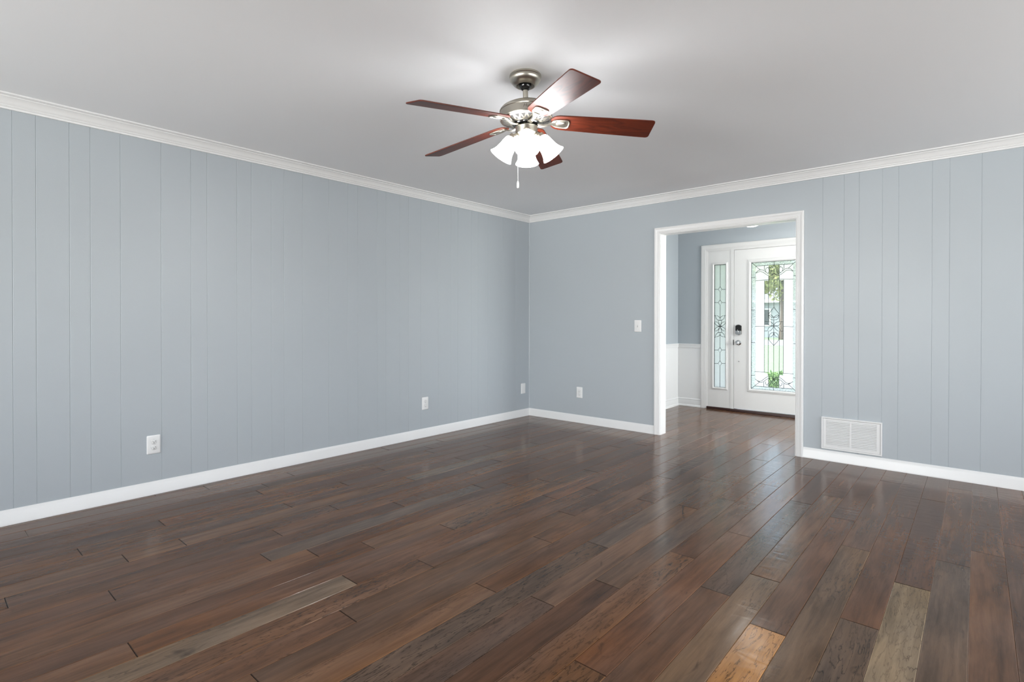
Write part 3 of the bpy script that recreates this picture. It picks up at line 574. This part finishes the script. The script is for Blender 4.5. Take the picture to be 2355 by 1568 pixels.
# light kit
BASE_M = MT.copy()
def light_arm(k_):
    a = AZ+k_*pi/2; RZ = Matrix.Rotation(a, 4, 'Z')
    mb = MB(lambda v: MT@RZ@v)
    mb.tube([(.030, 0, -.303), (.045, 0, -.307), (.058, 0, -.312), (.066, 0, -.320)], [.011, .012, .013, .015], 14)
    A = Matrix.Translation((.0605, 0, -.309))@Matrix.Rotation(radians(180-35), 4, 'Y')
    mb.lathe([(.001, 0), (.016, 0), (.0235, .004), (.025, .010), (.0245, .024), (.020, .026), (.001, .026)], 28, A)
    arm = mb.build('light_arm', M_NICKEL_L, parent=fan, smooth=35)
    mb = MB(lambda v: MT@RZ@v); A2 = Matrix.Translation((.0605+.574*.02, 0, -.309-.819*.02))@Matrix.Rotation(radians(180-35), 4, 'Y')
    pr = [(.0215, .0), (.024, .001), (.0315, .006), (.0355, .014), (.0385, .028), (.0405, .045), (.043, .062), (.047, .080), (.0525, .095), (.0600, .108), (.0630, .1125)]
    mb.lathe(pr+[(r-.0025, s-.0005) for r, s in pr[::-1]], 48, A2)
    sh = mb.build('lamp_shade', M_SHADE, parent=arm, smooth=40)
    mb = MB(lambda v: MT@RZ@A2@v); mb.ball((0, 0, .058), .022, 20, 12, (1, 1, 1.35)); mb.build('light_bulb', M_BULB, parent=arm, smooth=60)
for k_ in range(4): light_arm(k_)
# blades
def blade_outline():
    half = [(.128, .030), (.140, .045), (.152, .054), (.170, .0595), (.22, .062), (.40, .068), (.60, .0728), (.643, .0735), (.652, .0715), (.658, .066), (.660, .058)]
    return [(x, y) for x, y in half]+[(x, -y) for x, y in half[::-1]]
ol = blade_outline(); mb = MB(); c_ = (.40, 0)
sh_ = lambda d: [(c_[0]+(x-c_[0])*(1-d/.26), y*(1-d/.07)) for x, y in ol]
mb.sweep([[(x, y, .0032) for x, y in sh_(.0012)], [(x, y, .0022) for x, y in ol], [(x, y, -.0022) for x, y in ol], [(x, y, -.0032) for x, y in sh_(.0012)]])
blade = mb.build('fan_blade', M_BLADE, parent=fan)
mb = MB()
pl_ = [(.132, .012), (.140, .023), (.155, .031), (.175, .035), (.200, .0365), (.214, .036), (.222, .030), (.2265, .015)]
pl_ = pl_+[(x, -y) for x, y in pl_[::-1]]; pc = .185
q_ = lambda k_: [(pc+(x-pc)*k_, y*k_) for x, y in pl_]
mb.sweep([[(x, y, -.0034) for x, y in q_(1)], [(x, y, -.0085) for x, y in q_(1)], [(x, y, -.0100) for x, y in q_(.93)], [(x, y, -.0085) for x, y in q_(.84)], [(x, y, -.0065) for x, y in q_(.80)], [(x, y, -.0065) for x, y in q_(.55)], [(x, y, -.0085) for x, y in q_(.50)], [(x, y, -.0110) for x, y in q_(.38)], [(x, y, -.0118) for x, y in q_(.15)]])
pa = [(.058, 0, -.022), (.075, 0, -.026), (.095, 0, -.025), (.115, 0, -.018), (.135, 0, -.009), (.150, 0, -.007)]
secs = []
for (x, y, z), hw, th in zip(pa, (.016, .013, .010, .010, .014, .020), (.006, .005, .0045, .004, .0035, .003)):
    secs.append([(x, hw, z+th*.3), (x, hw*.6, z+th), (x, -hw*.6, z+th), (x, -hw, z+th*.3), (x, -hw*.6, z-th), (x, hw*.6, z-th)])
mb.sweep(secs)
iron = mb.build('blade_iron', M_NICKEL_L, parent=blade, smooth=30)
def place(b, k_):
    b.matrix_local = MT@Matrix.Translation((0, 0, -.233))@Matrix.Rotation(-.5+k_*2*pi/5, 4, 'Z')@Matrix.Rotation(.085, 4, 'Y')@Matrix.Rotation(-.2354, 4, 'X')
for k_ in range(1, 5):
    b = copy_tree(blade, fan); place(b, k_)
place(blade, 0)
# pull chain
ux, uy = -.7525, -.6586
cxp, cyp = ux*.038, uy*.038
mb = MB()
for i in range(100):
    mb.ball((cxp, cyp, -.318-i*.0023), .0013, 6, 4)
chain = mb.build('pull_chain', M_CHAIN, parent=fan, smooth=60)
mb = MB(); mb.lathe([(.001, -.548), (.0035, -.550), (.0055, -.558), (.006, -.575), (.005, -.584), (.001, -.586)], 16, Matrix.Translation((cxp, cyp, 0))); mb.build('chain_pull', M_CHAIN, parent=chain, smooth=40)

# ------------------------------------------------------------------ hall ceiling light
hl = empty('hall_ceiling_light', (2.30, 1.0, H), 'lit white dome ceiling light just showing below the head of the opening', 'ceiling light')
mb = MB(); mb.lathe([(.001, -.0005), (.15, -.0005), (.155, -.01), (.150, -.03), (.14, -.035), (.001, -.035)], 48); mb.build('base_pan', M_NICKEL_L, parent=hl, smooth=35)
mb = MB(); mb.lathe([(.148, -.034), (.155, -.07), (.15, -.12), (.135, -.17), (.11, -.212), (.08, -.238), (.04, -.253), (.001, -.257)], 48); mb.build('glass_dome', M_DOME, parent=hl, smooth=60)

# ------------------------------------------------------------------ outside, seen through the leaded glass
def outdoor(name, col, rough=.8, col2=None, scale=3):
    m = mat(name, col, rough)
    if col2:
        b = m.node_tree.nodes['Principled BSDF']; tc = N(m, 'ShaderNodeTexCoord'); n = N(m, 'ShaderNodeTexNoise', i_Scale=scale, i_Detail=5.0); cr = N(m, 'ShaderNodeValToRGB')
        cr.color_ramp.elements[0].color = (*col, 1); cr.color_ramp.elements[1].color = (*col2, 1); cr.color_ramp.elements[0].position = .35; cr.color_ramp.elements[1].position = .65
        LK(m, tc.outputs['Object'], n.inputs['Vector']); LK(m, n.outputs['Fac'], cr.inputs[0]); LK(m, cr.outputs[0], b.inputs['Base Color'])
    return m
M_LAWN = outdoor('lawn grass', (.13, .20, .10), .9, (.18, .26, .14), 6)
M_PATH = outdoor('concrete', (.45, .45, .43), .8, (.52, .52, .50), 8)
M_ROAD = outdoor('asphalt', (.20, .20, .21), .85, (.26, .26, .27), 5)
M_SID = outdoor('grey siding', (.36, .38, .41), .7)
M_ROOF = outdoor('grey shingles', (.16, .17, .19), .9, (.22, .23, .25), 12)
M_WHT = outdoor('white exterior trim', (.8, .8, .8), .5)
M_WGL = mat('dark exterior window glass', (.05, .06, .07), .08)
M_BARK = outdoor('bark', (.10, .07, .05), .9)
M_LEAF = outdoor('yellow green leaves', (.20, .25, .06), .6, (.34, .34, .11), 2)
M_BUSH = outdoor('bright green leaves', (.14, .28, .04), .6, (.20, .36, .07), 5)
def strct(name, mb, m): return mb.build(name, m, kind='structure')
mb = MB(); mb.box(-60, 60, YB+2.2, 26, -.45, -.20); strct('lawn', mb, M_LAWN)
mb = MB(); mb.box(-60, 60, 26, 34, -.45, -.19); strct('road', mb, M_ROAD)
mb = MB(); mb.box(-60, 60, 34, 70, -.45, -.20); strct('far_lawn', mb, M_LAWN)
mb = MB(); mb.box(-1.5, 5.5, YB+.141, YB+2.2, -.45, -.02); strct('porch_slab', mb, M_PATH)
mb = MB(); mb.box(-1.5, 7, YB+.141, YB+2.3, 2.6, 2.72); strct('porch_roof', mb, M_WHT)  # unseen roof, added to keep the sun off the door glass
hx, hy = -7.5, 40.0
house = empty('neighbour_house', (hx, hy, -.2), 'grey single-storey house with white eaves across the street, seen through the door glass', 'house')
mb = MB(); mb.box(-9, 9, 0, 9, 0, 3.0); mb.build('wall', M_SID, parent=house)
mb = MB(); mb.sweep([[(-9.6, -.6, 2.9), (-9.6, 9.6, 2.9), (-9.6, 4.5, 5.4)], [(9.6, -.6, 2.9), (9.6, 9.6, 2.9), (9.6, 4.5, 5.4)]]); mb.build('roof', M_ROOF, parent=house)
mb = MB(); mb.box(-9.6, 9.6, -.75, -.6, 2.75, 3.0); mb.build('fascia', M_WHT, parent=house)
for x in (-6, -1.5, 3):
    mb = MB(); mb.box(x-.9, x+.9, -.08, -.001, .9, 2.3); o = mb.build('window', M_WHT, parent=house)
    mb = MB(); mb.box(x-.78, x+.78, -.10, -.081, 1.0, 2.2); mb.build('pane', M_WGL, parent=o)
def leaves(mb, c, r, n, size, rs_, sq=(1, 1, 1)):
    for i in range(n):
        d = Vector((rs_.gauss(0, 1), rs_.gauss(0, 1), rs_.gauss(0, 1))).normalized()*r*rs_.uniform(.55, 1.0)
        p = Vector(c)+Vector((d.x*sq[0], d.y*sq[1], d.z*sq[2]))
        a = Vector((rs_.gauss(0, 1), rs_.gauss(0, 1), rs_.gauss(0, 1))).normalized(); b = a.orthogonal().normalized(); s_ = size*rs_.uniform(.6, 1.3)
        mb.add([p-a*s_, p+b*s_*.45, p+a*s_, p-b*s_*.45], [(0, 1, 2, 3)])
def tree(loc, h, r, label, seed):
    rs_ = random.Random(seed); t = empty('shade_tree', loc, label, 'tree')
    mb = MB(); mb.tube([(0, 0, -.05), (.05, .02, h*.3), (-.05, 0, h*.6), (0, .05, h*.85)], [.22, .17, .12, .05], 10); mb.build('trunk', M_BARK, parent=t, smooth=50)
    mb = MB()
    for i in range(7):
        c = (rs_.uniform(-.5, .5)*r, rs_.uniform(-.5, .5)*r, h*.7+rs_.uniform(-.35, .5)*r); leaves(mb, c, r*.62, 420, .17, rs_)
    mb.build('crown', M_LEAF, parent=t)
tree((-6.3, 36.0, -.2), 6.5, 2.4, 'yellow-green tree in front of the grey house, seen through the door glass', 3)
rs_ = random.Random(9)
t = empty('round_shrub', (1.60, 4.6, -.2), 'bright green round shrub on the lawn just outside the door', 'shrub')
mb = MB(); leaves(mb, (0, 0, .27), .26, 900, .035, rs_, (1, 1, .95)); mb.build('foliage', M_BUSH, parent=t)
mb = MB(); mb.tube([(0, 0, -.02), (.01, 0, .12), (0, .01, .25)], [.02, .016, .01], 8); mb.build('stem', M_BARK, parent=t)
